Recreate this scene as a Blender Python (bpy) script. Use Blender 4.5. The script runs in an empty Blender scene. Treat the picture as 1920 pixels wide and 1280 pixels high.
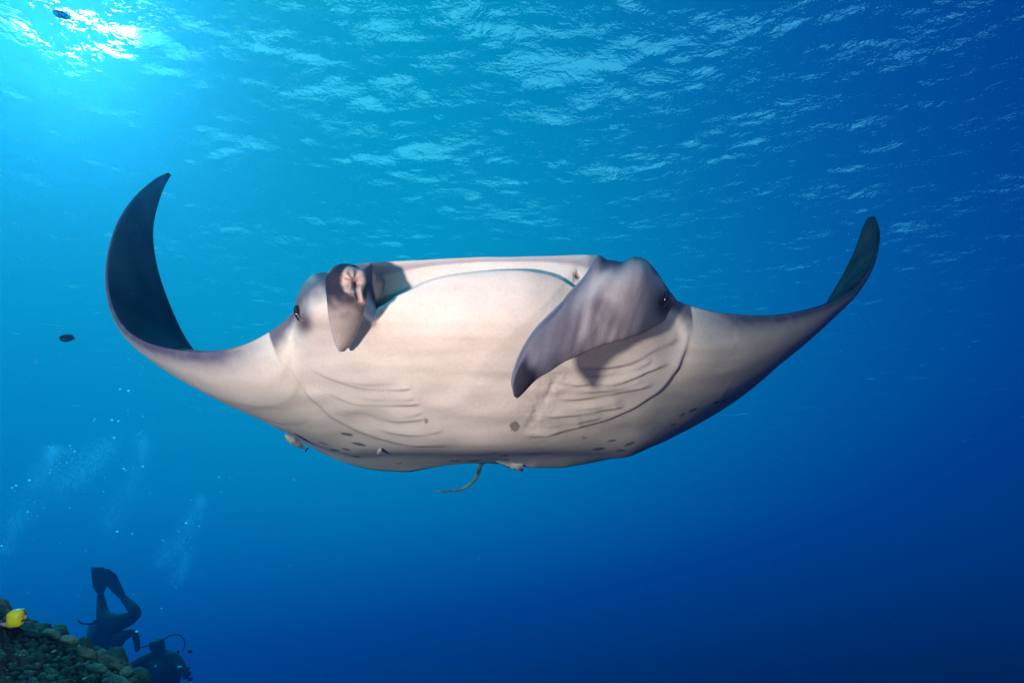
import bpy, bmesh, math, random
import numpy as np
from mathutils import Vector, Matrix, noise

# ------------------------------------------------------------------ camera
C = bpy.context.scene
COL = C.collection
R = math.radians
PITCH = R(22)
FPX = 1280.0                                  # 24 mm lens on a 36 mm wide frame, in photo pixels
cam_d = bpy.data.cameras.new('camera'); cam_d.lens = 24; cam_d.sensor_width = 36
cam_d.clip_end = 500; cam_d.clip_start = 0.05
cam = bpy.data.objects.new('camera', cam_d); COL.objects.link(cam)
cam.rotation_euler = (math.pi/2 + PITCH, 0, 0)
C.camera = cam

# ------------------------------------------------------------------ world: light field of the open water
SUN = Vector((-0.5086, 0.5940, 0.6233)).normalized()
world = bpy.data.worlds.new('World'); C.world = world; world.use_nodes = True
nt = world.node_tree; nt.nodes.clear()
def wmath(op, a, b=None, c=None, clamp=False):
    n = nt.nodes.new('ShaderNodeMath'); n.operation = op; n.use_clamp = clamp
    for i, v in enumerate((a, b, c)):
        if v is None: continue
        if isinstance(v, (int, float)): n.inputs[i].default_value = v
        else: nt.links.new(v, n.inputs[i])
    return n.outputs[0]
tc = nt.nodes.new('ShaderNodeTexCoord')
nrm = nt.nodes.new('ShaderNodeVectorMath'); nrm.operation = 'NORMALIZE'
nt.links.new(tc.outputs['Generated'], nrm.inputs[0])
sep = nt.nodes.new('ShaderNodeSeparateXYZ'); nt.links.new(nrm.outputs[0], sep.inputs[0])
dt = nt.nodes.new('ShaderNodeVectorMath'); dt.operation = 'DOT_PRODUCT'
nt.links.new(nrm.outputs[0], dt.inputs[0]); dt.inputs[1].default_value = SUN
z = sep.outputs[2]; s = dt.outputs['Value']
ez = wmath('EXPONENT', wmath('MULTIPLY', wmath('MAXIMUM', z, -.22), -5.0))
x_ = sep.outputs[0]; xz = wmath('MULTIPLY', x_, z); x2 = wmath('MULTIPLY', x_, x_); y_ = sep.outputs[1]; xez = wmath('MULTIPLY', x_, ez)
sm1 = wmath('SUBTRACT', s, 1.0)
g6 = wmath('EXPONENT', wmath('MULTIPLY', sm1, 6.0))
HUE = (0.46, 2.75)
WATER = [(0,), (-0.0880, -0.0493, -0.1931, -0.6374, -1.6957, -1.1173, -1.0417, -0.0700, -0.1805, -0.4755)]
GLOW_BROAD, GLOW_TIGHT = 0.05, 0.12
def field(k):
    acc = wmath('ADD', 0.0, k[0])
    for f, c in zip((x_, z, x2, xz, ez, xez, y_, s, g6), k[1:]):
        acc = wmath('MULTIPLY_ADD', f, c, acc)
    return wmath('MINIMUM', wmath('EXPONENT', acc), 1.2)
gb = wmath('EXPONENT', wmath('MULTIPLY', sm1, 40.0))
gt = wmath('EXPONENT', wmath('MULTIPLY', sm1, 250.0))
glow = wmath('MULTIPLY_ADD', gb, GLOW_BROAD, wmath('MULTIPLY', gt, GLOW_TIGHT))
red = wmath('MULTIPLY_ADD', glow, 0.55, 0.0005)
fb = field(WATER[1]); fg = wmath('MINIMUM', wmath('MULTIPLY', wmath('POWER', fb, HUE[1]), math.exp(HUE[0])), wmath('MULTIPLY', fb, .66))
fg = wmath('MAXIMUM', fg, wmath('MULTIPLY', fb, .15))
grn = wmath('ADD', fg, glow)
blu = wmath('ADD', fb, wmath('MULTIPLY', glow, 0.9))
cmb = nt.nodes.new('ShaderNodeCombineColor')
for i, v in enumerate((red, grn, blu)): nt.links.new(v, cmb.inputs[i])
bg = nt.nodes.new('ShaderNodeBackground'); nt.links.new(cmb.outputs[0], bg.inputs[0]); bg.inputs[1].default_value = 1.0
wo = nt.nodes.new('ShaderNodeOutputWorld'); nt.links.new(bg.outputs[0], wo.inputs[0])

# ------------------------------------------------------------------ sun, filtered by the water above
sl = bpy.data.lights.new('sun', 'SUN'); sl.energy = 1.15; sl.angle = R(3); sl.color = (0.60, 0.80, 1.0)
so = bpy.data.objects.new('sun', sl); COL.objects.link(so)
so.rotation_euler = SUN.to_track_quat('Z', 'Y').to_euler(); so.location = (0, 0, 9)

def at(px, py, d):
    """the point d metres in front of the camera that falls on photo pixel (px, py)"""
    x = (px - 960)/FPX*d; u = (640 - py)/FPX*d
    c, s_ = math.cos(PITCH), math.sin(PITCH)
    return Vector((x, d*c - u*s_, d*s_ + u*c))

# the photographer's flash, on its arm to the left of the camera
fl = bpy.data.lights.new('flash_or_fill', 'SPOT'); fl.energy = 790; fl.shadow_soft_size = 0.06
fl.spot_size = R(92); fl.spot_blend = 1.0; fl.color = (1.0, 0.465, 0.41)
fo = bpy.data.objects.new('flash_or_fill', fl); COL.objects.link(fo)
CU = Vector((0, -math.sin(PITCH), math.cos(PITCH)))
fo.location = Vector((-1.1, 0, 0)) + CU*-0.12 + Vector((0, math.cos(PITCH), math.sin(PITCH)))*-0.05
fo.rotation_euler = (at(700, 570, 2.7) - fo.location).to_track_quat('-Z', 'Y').to_euler()
fill = fl.copy(); fill.energy = 85; fill.shadow_soft_size = .08; fill.spot_size = R(84)  # low-power fill lamp, added to lift the shadows on the belly
fill_obj = bpy.data.objects.new('flash_or_fill', fill); COL.objects.link(fill_obj)
fill_obj.location = Vector((.75, 0, 0)) + Vector((0, -math.sin(PITCH), math.cos(PITCH)))*.1 - Vector((0, math.cos(PITCH), math.sin(PITCH)))*.05
fill_obj.rotation_euler = (at(900, 600, 2.7) - fill_obj.location).to_track_quat('-Z', 'Y').to_euler()

C.view_settings.view_transform = 'Standard'; C.view_settings.look = 'None'
C.view_settings.exposure = 0; C.view_settings.gamma = 1; C.view_settings.use_curve_mapping = False
C.render.engine = 'CYCLES'
cy = C.cycles
cy.use_denoising = True
cy.max_bounces = 8; cy.diffuse_bounces = 3; cy.glossy_bounces = 2; cy.transmission_bounces = 3
cy.transparent_max_bounces = 24; cy.volume_bounces = 4
cy.caustics_reflective = False; cy.caustics_refractive = False
cy.sample_clamp_indirect = 4
HAZE = True

# ------------------------------------------------------------------ helpers
def mesh_obj(name, verts, faces, mat=None, parent=None, smooth=True):
    me = bpy.data.meshes.new(name)
    me.from_pydata([tuple(v) for v in verts], [], faces)
    if smooth: me.polygons.foreach_set('use_smooth', [True]*len(me.polygons))
    me.update()
    o = bpy.data.objects.new(name, me); COL.objects.link(o)
    if mat: me.materials.append(mat)
    if parent: o.parent = parent
    return o
def empty(name, loc):
    o = bpy.data.objects.new(name, None); COL.objects.link(o); o.location = loc; o.empty_display_size = .1
    return o
def tag(o, label=None, cat=None, group=None, kind=None):
    if label: o['label'] = label
    if cat: o['category'] = cat
    if group: o['group'] = group
    if kind: o['kind'] = kind
    return o
def adopt(child, root):
    """parent child (built in world space) to root without moving it"""
    child.parent = root
    child.matrix_parent_inverse = Matrix.Translation(-Vector(root.location))
    return child
class NT:
    def __init__(self, name):
        self.m = bpy.data.materials.new(name); self.m.use_nodes = True
        self.t = self.m.node_tree; self.t.nodes.clear()
        self.out = self.t.nodes.new('ShaderNodeOutputMaterial')
    def n(self, typ, ins=None, **kw):
        nd = self.t.nodes.new(typ)
        for k, v in kw.items(): setattr(nd, k, v)
        for k, v in (ins or {}).items():
            if isinstance(v, bpy.types.NodeSocket): self.t.links.new(v, nd.inputs[k])
            else: nd.inputs[k].default_value = v
        return nd
    def math(self, op, a, b=None, c=None, clamp=False):
        d = {0: a}
        if b is not None: d[1] = b
        if c is not None: d[2] = c
        return self.n('ShaderNodeMath', d, operation=op, use_clamp=clamp).outputs[0]
    def surf(self, s): self.t.links.new(s, self.out.inputs['Surface']); return self.m
def plain(name, col, rough=.6, noise_amt=.25, scale=20, spec=.2, bump=0.0):
    k = NT(name)
    tcn = k.n('ShaderNodeTexCoord')
    nz = k.n('ShaderNodeTexNoise', {'Vector': tcn.outputs['Object'], 'Scale': scale, 'Detail': 5.0})
    mr = k.n('ShaderNodeMapRange', {'Value': nz.outputs[0], 1: .3, 2: .7, 3: 1-noise_amt, 4: 1+noise_amt})
    mx = k.n('ShaderNodeVectorMath', {0: col[:3], 'Scale': mr.outputs[0]}, operation='SCALE')
    p = k.n('ShaderNodeBsdfPrincipled', {'Base Color': mx.outputs[0], 'Roughness': rough, 'Specular IOR Level': spec})
    if bump:
        b = k.n('ShaderNodeBump', {'Height': nz.outputs[0], 'Strength': bump, 'Distance': .01})
        k.t.links.new(b.outputs[0], p.inputs['Normal'])
    return k.surf(p.outputs[0])

# ------------------------------------------------------------------ the sea surface, seen from below
H = 5.0
def surface_mat():
    k = NT('sea_surface')
    geo = k.n('ShaderNodeNewGeometry')
    pos = geo.outputs['Position']
    def nz(scale, detail, rough, stretch=(1, 1, 1), rot=0.0, off=0.0, dist=0.0):
        mp = k.n('ShaderNodeMapping', {'Vector': pos, 'Location': (off, off*.7, 0), 'Rotation': (0, 0, rot), 'Scale': stretch})
        return k.n('ShaderNodeTexNoise', {'Vector': mp.outputs[0], 'Scale': scale, 'Detail': detail, 'Roughness': rough, 'Distortion': dist}).outputs[0]
    swell = nz(1.1, 2.0, .5, (1, 1.4, 1), .45)
    chop = nz(2.9, 4.0, .6, (1, 1.3, 1), .35, 7.0, .6)
    ripple = nz(11.0, 3.0, .6, (1, 1.25, 1), .15, 3.0, .9)
    hgt = k.math('MULTIPLY_ADD', swell, .42, k.math('MULTIPLY_ADD', chop, .080, k.math('MULTIPLY', ripple, .0185)))
    bump = k.n('ShaderNodeBump', {'Height': hgt, 'Strength': 1.0, 'Distance': 1.0})
    dot = k.n('ShaderNodeVectorMath', {0: bump.outputs[0], 1: geo.outputs['Incoming']}, operation='DOT_PRODUCT').outputs['Value']
    cosn = k.math('ABSOLUTE', dot)
    gate = nz(.75, 2.0, .5, (1, 1.3, 1), -.3, 11.0)
    cosn = k.math('ADD', cosn, k.math('MULTIPLY_ADD', gate, .30, -.15))
    win = k.n('ShaderNodeMapRange', {'Value': cosn, 1: .846, 2: .866, 3: 0.0, 4: 1.0}, interpolation_type='SMOOTHSTEP').outputs[0]
    through = k.n('ShaderNodeBsdfTransparent', {'Color': (.998, .998, .998, 1)})
    mirror = k.n('ShaderNodeBsdfGlossy', {'Color': (.9, .9, .9, 1), 'Roughness': .35, 'Normal': bump.outputs[0]})
    base = k.n('ShaderNodeMixShader', {0: .025, 1: through.outputs[0], 2: mirror.outputs[0]})
    sky = k.n('ShaderNodeBsdfTranslucent', {'Color': (.70, .45, .32, 1)})
    spark = k.n('ShaderNodeBsdfRefraction', {'Color': (.9, .95, .95, 1), 'Roughness': .8, 'IOR': 1.04, 'Normal': bump.outputs[0]})
    glint = k.n('ShaderNodeMixShader', {0: .22, 1: sky.outputs[0], 2: spark.outputs[0]})
    lit = k.n('ShaderNodeAddShader', {0: through.outputs[0], 1: glint.outputs[0]})
    both = k.n('ShaderNodeMixShader', {0: k.math('MULTIPLY', win, 1.0), 1: base.outputs[0], 2: lit.outputs[0]})
    return k.surf(both.outputs[0])
def build_surface():
    xs = np.linspace(-30.5, 30.5, 245); ys = np.linspace(-8, 30.5, 155)
    X, Y = np.meshgrid(xs, ys)
    Z = H + .05*np.sin(X*.9 + Y*.5) + .035*np.sin(-X*.5 + Y*1.4 + 1) + .02*np.sin(X*2.1 + Y*.3)
    v = np.stack([X, Y, Z], -1).reshape(-1, 3)
    n = len(xs)
    f = [(j*n+i, j*n+i+1, (j+1)*n+i+1, (j+1)*n+i) for j in range(len(ys)-1) for i in range(n-1)]
    o = mesh_obj('sea_surface', v.tolist(), f, surface_mat())
    return tag(o, 'rippled underside of the sea surface with bright sky patches', kind='structure')
build_surface()

def build_haze():
    x0, x1, y0, y1, z0, z1 = -31, 31, -9, 31, -4.6, H+.25
    v = [(x, y, zz) for zz in (z0, z1) for y in (y0, y1) for x in (x0, x1)]
    f = [(0, 2, 3, 1), (4, 5, 7, 6), (0, 1, 5, 4), (1, 3, 7, 5), (3, 2, 6, 7), (2, 0, 4, 6)]
    k = NT('haze')
    pv = k.n('ShaderNodeVolumePrincipled', {'Color': (.008, .055, .125, 1), 'Density': .115, 'Anisotropy': .87, 'Absorption Color': (0, .99, .995, 1)})
    k.t.links.new(pv.outputs[0], k.out.inputs['Volume'])
    o = mesh_obj('haze', v, f, k.m, smooth=False)
    tag(o, 'hazy blue sea water filling the whole scene', kind='stuff')
if HAZE: build_haze()

# ------------------------------------------------------------------ the manta ray
def cr(P0, P1, P2, P3, t):
    return .5*((2*P1) + (-P0+P2)*t + (2*P0-5*P1+4*P2-P3)*t*t + (-P0+3*P1-3*P2+P3)*t**3)
def cr_axis(A, params):
    """Catmull-Rom through A[0..n-1] along axis 0 at the given parameters"""
    n = len(A); out = []
    for u in params:
        i = min(int(u), n-2); t = u-i
        P1, P2 = A[i], A[i+1]
        P0 = A[i-1] if i > 0 else 2*A[0]-A[1]
        P3 = A[i+2] if i+2 < n else 2*A[-1]-A[-2]
        out.append(cr(P0, P1, P2, P3, t))
    return np.array(out)
def atn(px, py, d): return np.array(at(px, py, d))
def project(V):
    c, s_ = math.cos(PITCH), math.sin(PITCH)
    d = V[..., 1]*c + V[..., 2]*s_; u = -V[..., 1]*s_ + V[..., 2]*c
    return 960 + FPX*V[..., 0]/d, 640 - FPX*u/d, d

WL = [ # left wing of the picture: leading edge, trailing edge, thickness
 ((315,324,3.71),(321,328,3.74),.006), ((288,338,3.62),(305,358,3.74),.012), ((246,378,3.46),(290,410,3.72),.02), ((216,432,3.36),(288,455,3.74),.028),
 ((201,500,3.26),(299,515,3.78),.036), ((206,562,3.16),(326,588,3.84),.045), ((230,612,3.08),(357,647,3.90),.055), ((273,642,3.00),(405,697,3.95),.075),
 ((330,656,2.92),(468,757,4.0),.10), ((390,660,2.86),(540,814,4.02),.13), ((448,650,2.82),(608,853,4.03),.17), ((503,624,2.80),(678,880,4.03),.21)]
WR = [ # right wing, from the shoulder to the tip
 ((1296,574,2.85),(1205,846,4.1),.20), ((1345,586,2.92),(1265,818,4.1),.17), ((1400,591,3.0),(1335,782,4.12),.13), ((1455,591,3.1),(1405,735,4.13),.10),
 ((1512,582,3.22),(1472,674,4.14),.075), ((1560,567,3.34),(1520,618,4.15),.055), ((1602,542,3.48),(1552,562,4.12),.045), ((1629,508,3.6),(1580,514,4.08),.035),
 ((1643,474,3.72),(1603,466,4.06),.028), ((1649,438,3.82),(1616,428,4.02),.02), ((1644,415,3.9),(1626,410,4.0),.010), ((1640,406,3.94),(1628,407,3.99),.008)]
HL = [ # left side of the head: top, front, side (px, py, depth)
 ((547,588,2.80),(547,596,2.78),(549,609,2.76),(551,620,2.755)), ((555,560,2.78),(556,575,2.72),(561,598,2.68),(564,610,2.68)), ((571,530,2.74),(574,546,2.64),(580,575,2.58),(585,592,2.57)),
 ((590,513,2.72),(594,530,2.60),(603,566,2.53),(608,585,2.52)), ((614,511,2.72),(618,530,2.58),(628,566,2.49),(634,585,2.485)), ((638,505,2.70),(644,527,2.58),(652,566,2.48),(657,586,2.48)),
 ((664,496,2.68),(670,522,2.60),(676,575,2.50),(679,595,2.49)), ((688,493,2.66),(692,530,2.62),(697,590,2.52),(699,606,2.50))]
MO = [(708,492,578),(722,491,570),(742,490,556),(765,489,545),(790,488,530),(820,486,521),(860,484,513),(905,482,508),(950,482,507),(990,481,508),(1030,480,515),(1060,479,529),(1085,478,545),(1105,478,562)]
HR = [
 ((1122,479,2.68),(1125,510,2.62),(1128,580,2.55),(1130,600,2.55)), ((1142,488,2.70),(1145,515,2.62),(1148,575,2.55),(1150,597,2.55)), ((1165,496,2.72),(1167,520,2.63),(1169,575,2.56),(1170,597,2.56)),
 ((1188,488,2.74),(1189,512,2.65),(1190,570,2.58),(1190,594,2.58)), ((1210,491,2.76),(1210,515,2.68),(1208,568,2.62),(1208,592,2.62)), ((1232,513,2.78),(1231,532,2.72),(1228,572,2.68),(1227,592,2.68)),
 ((1246,538,2.80),(1246,552,2.77),(1244,576,2.74),(1243,596,2.74)), ((1262,560,2.82),(1263,570,2.80),(1262,588,2.79),(1260,602,2.79))]
def te_of(x):
    xs = [547,571,614,664,708,765,820,860,905,950,990,1030,1060,1105,1142,1188,1232,1262]
    tx = [738,765,802,845,872,898,914,926,940,953,966,985,1000,1030,1058,1095,1140,1172]
    ty = [883,885,878,871,869,868,868,869,869,870,873,875,877,877,876,870,861,855]
    px = np.interp(x, xs, tx); return px, np.interp(x, xs, ty)
def belly(Lp, x):
    u = min(1.0, abs(x-905)/360.0)**2; rs = .07 if x > 905 else 0.0
    tx, ty = te_of(x)
    L3 = Lp
    ys = [(602,665),(695,738),(792,800),(842,842),(855,858)]
    ds = [(2.44,2.78),(2.57,2.92),(2.78,3.16),(3.02,3.42),(3.52,3.72)]
    ws = [.08,.22,.42,.60,.80]
    rows = []
    for (ya, yb), (da, db), w in zip(ys, ds, ws):
        rows.append(atn(x+(tx-x)*w, ya+(yb-ya)*u, da+(db-da)*u + rs*u))
    rows.append(atn(tx, ty, float(np.interp(x, [547,700,820,905,985,1060,1150,1262], [4.03,3.95,3.95,4.1,3.95,3.86,3.95,4.1]))))
    return rows
def build_grid():
    stations = []
    les = [np.array(at(*a)) for a, b, t in WL]
    les2 = [np.array(at(*a)) for a, b, t in WR]
    def wing(rows, L, nxt=None, prv=None):
        for i, (a, b, t) in enumerate(rows):
            A, B = np.array(at(*a)), np.array(at(*b))
            lo = L[i-1] if i > 0 else (prv if prv is not None else L[0])
            hi = L[i+1] if i+1 < len(L) else (nxt if nxt is not None else L[-1])
            tan = hi-lo; ch = B-A
            n = np.cross(ch, tan); n /= (np.linalg.norm(n)+1e-9)
            v = [A, A+ch*.006+n*t*.22, A+ch*.03+n*t*.5, A+ch*.08+n*t*.75]
            for w, k in ((.2,1.0),(.42,1.0),(.60,.78),(.76,.48),(.89,.22)): v.append(A+ch*w+n*t*k)
            v.append(B)
            d = [B]
            for w, k in ((.85,.12),(.6,.3),(.35,.42),(.12,.36),(.03,.2)): d.append(A+ch*w-n*t*k)
            d.append(A)
            stations.append((v, d))
    wing(WL, les, nxt=np.array(at(547,590,2.79)))
    def body(v):
        A, B = v[0], v[-1]; ch = B-A
        n = np.cross(ch, np.array([1., 0, 0])); n /= np.linalg.norm(n)
        d = [B]
        for w, k in ((.85,.08),(.6,.17),(.35,.2),(.12,.13),(.03,.05)): d.append(A+ch*w-n*k)
        d.append(A); stations.append((v, d))
    for r in HL:
        v = [atn(*p) for p in r]; v += belly(v[-1], r[0][0]); body(v)
    for x, yt, yl in MO:
        e = min(1, abs(x-905)/200.0)**2
        lc = math.exp(-max(0, x-708)/55.0); rc = min(1, max(0, (x-980)/90.0))
        v = [atn(x, yt, 2.61+.03*e), atn(x, yl+5, 2.595+.20*lc), atn(x, yl, 2.515+.04*lc+.055*rc), atn(x, yl+8, 2.485+.03*lc+.075*rc)]
        v += belly(v[-1], x); body(v)
    for r in HR:
        v = [atn(*p) for p in r]; v += belly(v[-1], r[0][0]); body(v)
    wing(WR, les2, prv=np.array(at(1262,562,2.82)))
    V = np.array([s_[0] for s_ in stations]); D = np.array([s_[1] for s_ in stations])
    return V, D
def resample():
    V, D = build_grid()
    nS = len(V)
    # station parameters: denser across the body
    us = []
    for i in range(nS-1):
        k = 12 if i < 11 or i > nS-13 else (16 if (i < 19 or i > nS-20) else 18)
        us += [i + j/k for j in range(k)]
    us.append(nS-1-1e-6)
    Vs = cr_axis(V, us); Ds = cr_axis(D, us)
    # rows
    segs = [10, 8, 6, 14, 34, 44, 34, 22, 20]
    rv = []
    for i, k in enumerate(segs): rv += [i + j/k for j in range(k)]
    rv.append(len(segs)-1e-6)
    dsegs = [10, 10, 10, 10, 6, 4]
    rd = []
    for i, k in enumerate(dsegs): rd += [i + j/k for j in range(k)]
    rd.append(len(dsegs)-1e-6)
    Vg = cr_axis(np.swapaxes(Vs, 0, 1), rv).swapaxes(0, 1)
    Dg = cr_axis(np.swapaxes(Ds, 0, 1), rd).swapaxes(0, 1)
    return Vg, Dg, np.array(us), np.array(rv), np.array(rd), nS
Vg, Dg, US, RV, RD, NS = resample()
# the whole section as one closed ring: ventral rows then dorsal rows back to the top edge
G = np.concatenate([Vg, Dg[:, 1:-1]], axis=1)
NVR = Vg.shape[1]
def smooth_grid(G, it, keep_rows):
    for _ in range(it):
        N = G.copy()
        N[1:-1] = .5*G[1:-1] + .25*(G[:-2] + G[2:])
        N2 = .5*N + .25*(np.roll(N, 1, 1) + np.roll(N, -1, 1))
        N2[:, keep_rows] = N[:, keep_rows]
        N2[0], N2[-1] = G[0], G[-1]
        G = N2
    return G
G = smooth_grid(G, 7, [0, NVR-1])
# fair the joints between wings and body along the span
_u = np.arange(G.shape[0]); _m = np.exp(-((US-11.5)/4.2)**4) + np.exp(-((US-(NS-12.5))/4.2)**4)
_r = np.clip((np.arange(G.shape[1])-22)/60.0, 0, 1); _r[NVR-1:] = np.clip(1-(np.arange(len(_r)-NVR+1))/40.0, 0, 1)
_w = (np.clip(_m, 0, 1)[:, None]*_r[None])[..., None]
_r[NVR-30:NVR+12] *= 1-.85*np.exp(-((np.arange(42)-29)/16.0)**2)
_w = (np.clip(_m, 0, 1)[:, None]*_r[None])[..., None]
for _ in range(700):
    S_ = G.copy(); S_[1:-1] = .5*G[1:-1] + .25*(G[:-2]+G[2:]); G = G*(1-_w) + S_*_w
PX, PY, PD = project(G)

def seg_info(px, py, poly):
    """distance to a polyline, signed side (positive below/right of its direction) and how far along"""
    best = np.full(px.shape, 1e9); side = np.zeros(px.shape); al = np.zeros(px.shape)
    poly = np.array(poly, float)
    # refine the polyline
    fine = cr_axis(poly, np.linspace(0, len(poly)-1-1e-6, 6*(len(poly)-1)+1))
    L = len(fine)-1
    for i in range(L):
        a, b = fine[i], fine[i+1]; ab = b-a; l2 = ab@ab+1e-9
        t = np.clip(((px-a[0])*ab[0] + (py-a[1])*ab[1])/l2, 0, 1)
        dx, dy = px-(a[0]+t*ab[0]), py-(a[1]+t*ab[1]); d = np.hypot(dx, dy)
        sd = (ab[0]*dy-ab[1]*dx)/math.sqrt(l2)
        m = d < best
        best[m] = d[m]; side[m] = np.sign(sd[m]); al[m] = ((i+t)/L)[m]
    return best, side, al
CRES_L = [(532,640),(545,690),(575,735),(625,782),(690,815),(760,832),(830,836),(868,835)]
CRES_R = [(1292,592),(1289,640),(1268,690),(1235,728),(1185,762),(1120,790),(1050,808),(982,820)]
RIDGE_L = [[(552,668),(610,706),(680,730),(735,732),(778,726)], [(578,716),(640,748),(695,761),(748,761),(795,756)],
           [(618,758),(680,778),(735,790),(780,787),(804,783)], [(670,792),(730,808),(785,812),(836,805)]]
RIDGE_L += [[(600,690),(650,716),(700,722),(740,719)], [(640,738),(700,750),(745,751),(782,745)], [(660,772),(715,782),(760,781),(800,772)], [(700,824),(770,832),(852,831)]]
RIDGE_R = [[(1080,704),(1130,703),(1180,692),(1225,672)], [(1060,735),(1110,733),(1160,724),(1210,706)], [(1040,766),(1090,764),(1130,758),(1185,742)], [(1000,798),(1050,796),(1090,788),(1130,777)],[(1054,689),(1124,688),(1171,682),(1230,654),(1280,634)], [(1037,719),(1077,722),(1105,719),(1147,717),(1194,701),(1262,676)],
           [(1023,751),(1072,750),(1110,745),(1159,733),(1228,716)], [(1005,780),(1047,779),(1082,774),(1124,766),(1172,758)], [(978,819),(1019,815),(1054,806),(1095,796)]]
WRINK_R = [(1056,688),(1040,717),(1023,747),(1002,778),(976,822)]
SPOTS = [(965,799,9,9,0,.7),(800,787,3.5,6,10,.6),(650,815,11,3.2,15,.8),(672,833,13,3,9,.8),(606,830,10,2.6,20,.35),(628,843,9,2.6,8,.6),(649,842,8,2.5,12,.6),(668,856,8,2.2,5,.7),(748,868,8,1.6,3,.5),
 (853,863,9,1.6,0,.6),(888,864,13,1.7,-3,.7),(945,854,9,1.8,-6,.7),(929,848,8,1.5,0,.4),(948,862,8,1.5,-6,.5),(1123,842,11,3.4,-6,.75),(1148,826,8,2.6,-8,.7),(1180,831,10,3,-20,.75),(1163,844,8,2.5,-6,.65),
 (1102,797,16,2,-10,.55),(1279,777,6,2,-24,.7),(1300,769,8,2.6,-25,.85),(1262,795,6,2.2,-25,.7),(1343,754,7,2.6,-25,.85),(1357,751,5,2,-30,.7),(1095,820,5,2,0,.5),(711,846,4,4,0,.2)]
# normals of the grid
def grid_normals(G):
    du = np.gradient(G, axis=0)
    dv = (np.roll(G, -1, 1) - np.roll(G, 1, 1))
    n = np.cross(dv, du); n /= (np.linalg.norm(n, axis=2, keepdims=True)+1e-9)
    return n
N = grid_normals(G)
ventral = np.zeros(G.shape[:2], bool); ventral[:, 4:NVR-1] = True
cen = G[:, :NVR].mean(1).mean(0)
# ventral normals must face the camera
if np.sum((N*(-G))[len(G)//2, 40:120]) < 0: N = -N
disp = np.zeros(G.shape[:2])
crease = np.zeros(G.shape[:2])
body_cols = (US > 9.5) & (US < NS-10.5)
M = ventral & body_cols[:, None]
pxm, pym = PX[M], PY[M]
acc = np.zeros(pxm.shape); dk = np.zeros(pxm.shape)
def sm(x, a, b):
    t = np.clip((x-a)/(b-a), 0, 1); return t*t*(3-2*t)
for poly, sgn, amp in ((CRES_L, -1, .014), (CRES_R, 1, .022)):
    d, sd, al = seg_info(pxm, pym, poly)
    k_ = .5+.5*np.tanh(d*sd*sgn/3.5)
    env = sm(al, 0, .3)*sm(1-al, 0, .3)
    acc += (k_*np.exp(-d/26)*amp - (1-k_)*np.exp(-(d/13)**2)*amp*.12)*env
for polys, amp in ((RIDGE_L, .0115), (RIDGE_R, .018)):
    for poly in polys:
        small = poly in (RIDGE_L[4:] + RIDGE_R[:4])
        d, sd, al = seg_info(pxm, pym, poly)
        env = sm(al, 0, .2)*sm(1-al, 0, .08)
        k_ = .5-.5*np.tanh(d*sd/2.6)
        env = sm(al, 0, .35)*sm(1-al, 0, .12)*(.7+.4*np.sin(al*9+poly[0][0]))*((.25+.75*al) if amp < .012 else 1.0)
        acc += (k_*np.exp(-d/18)*amp*.8 - (1-k_)*np.exp(-(d/8))*amp*.3)*env*(.45 if small else 1.0)
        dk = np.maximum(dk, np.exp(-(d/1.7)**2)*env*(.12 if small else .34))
d, sd, al = seg_info(pxm, pym, WRINK_R)
acc += -np.exp(-(d/7)**2)*.004*sm(al, 0, .25)*sm(1-al, 0, .25)
# little irregular wrinkles near the throat folds
w = np.exp(-(d/28)**2)
nzv = np.array([noise.noise(Vector((x*.055, y*.10, 3.3)))+.5*noise.noise(Vector((x*.13, y*.2, 9.1))) for x, y in zip(pxm, pym)])
acc += w*nzv*.0035*sm(al, 0, .1)*sm(1-al, 0, .1)
nzb = np.array([noise.noise(Vector((x*.012, y*.03, 1.7))) for x, y in zip(pxm, pym)])
gill = np.exp(-((pxm-1140)/150)**2-((pym-735)/70)**2) + np.exp(-((pxm-690)/150)**2-((pym-765)/60)**2)
nzh = np.array([noise.noise(Vector((x*.008+4, y*.055, 7.7))) for x, y in zip(pxm, pym)])
acc += nzh*.0028
acc += nzb*(.005+.012*gill)
disp[M] = acc; crease[M] = dk
# nostrils
for (nx, ny) in ((712,531),(1083,517)):
    dd = np.hypot((PX-nx)/6.0, (PY-ny)/5.0)
    band = np.zeros(G.shape[:2], bool); band[:, 1:20] = True
    disp[band & (US > 18)[:, None] & (US < 36)[:, None]] += (-.02*np.exp(-dd**2))[band & (US > 18)[:, None] & (US < 36)[:, None]]
G = G + N*disp[..., None]
nu, nr = G.shape[:2]
# pigment, with painted rim light and mouth shade mixed in
pig = np.zeros((nu, nr, 3))
white = np.array([.74, .67, .645]); darkd = np.array([.014, .020, .028]); margin = np.array([.12, .10, .17])
row = np.arange(nr)
is_d = row >= NVR-1
pig[:] = white
rvfull = np.concatenate([RV, 9 + RD[1:-1]])
# dark leading margin of the wings, top of the head
uu = US[:, None]; rr = rvfull[None, :]
wingm = np.clip(np.maximum(sm(11.5-uu, 0, 2.5), sm(uu-(NS-12.5), 0, 2.5)), 0, 1)
m_lead = (1-sm(rr + .0*uu, .6, 3.1))*wingm*(rr < 9)
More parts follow.
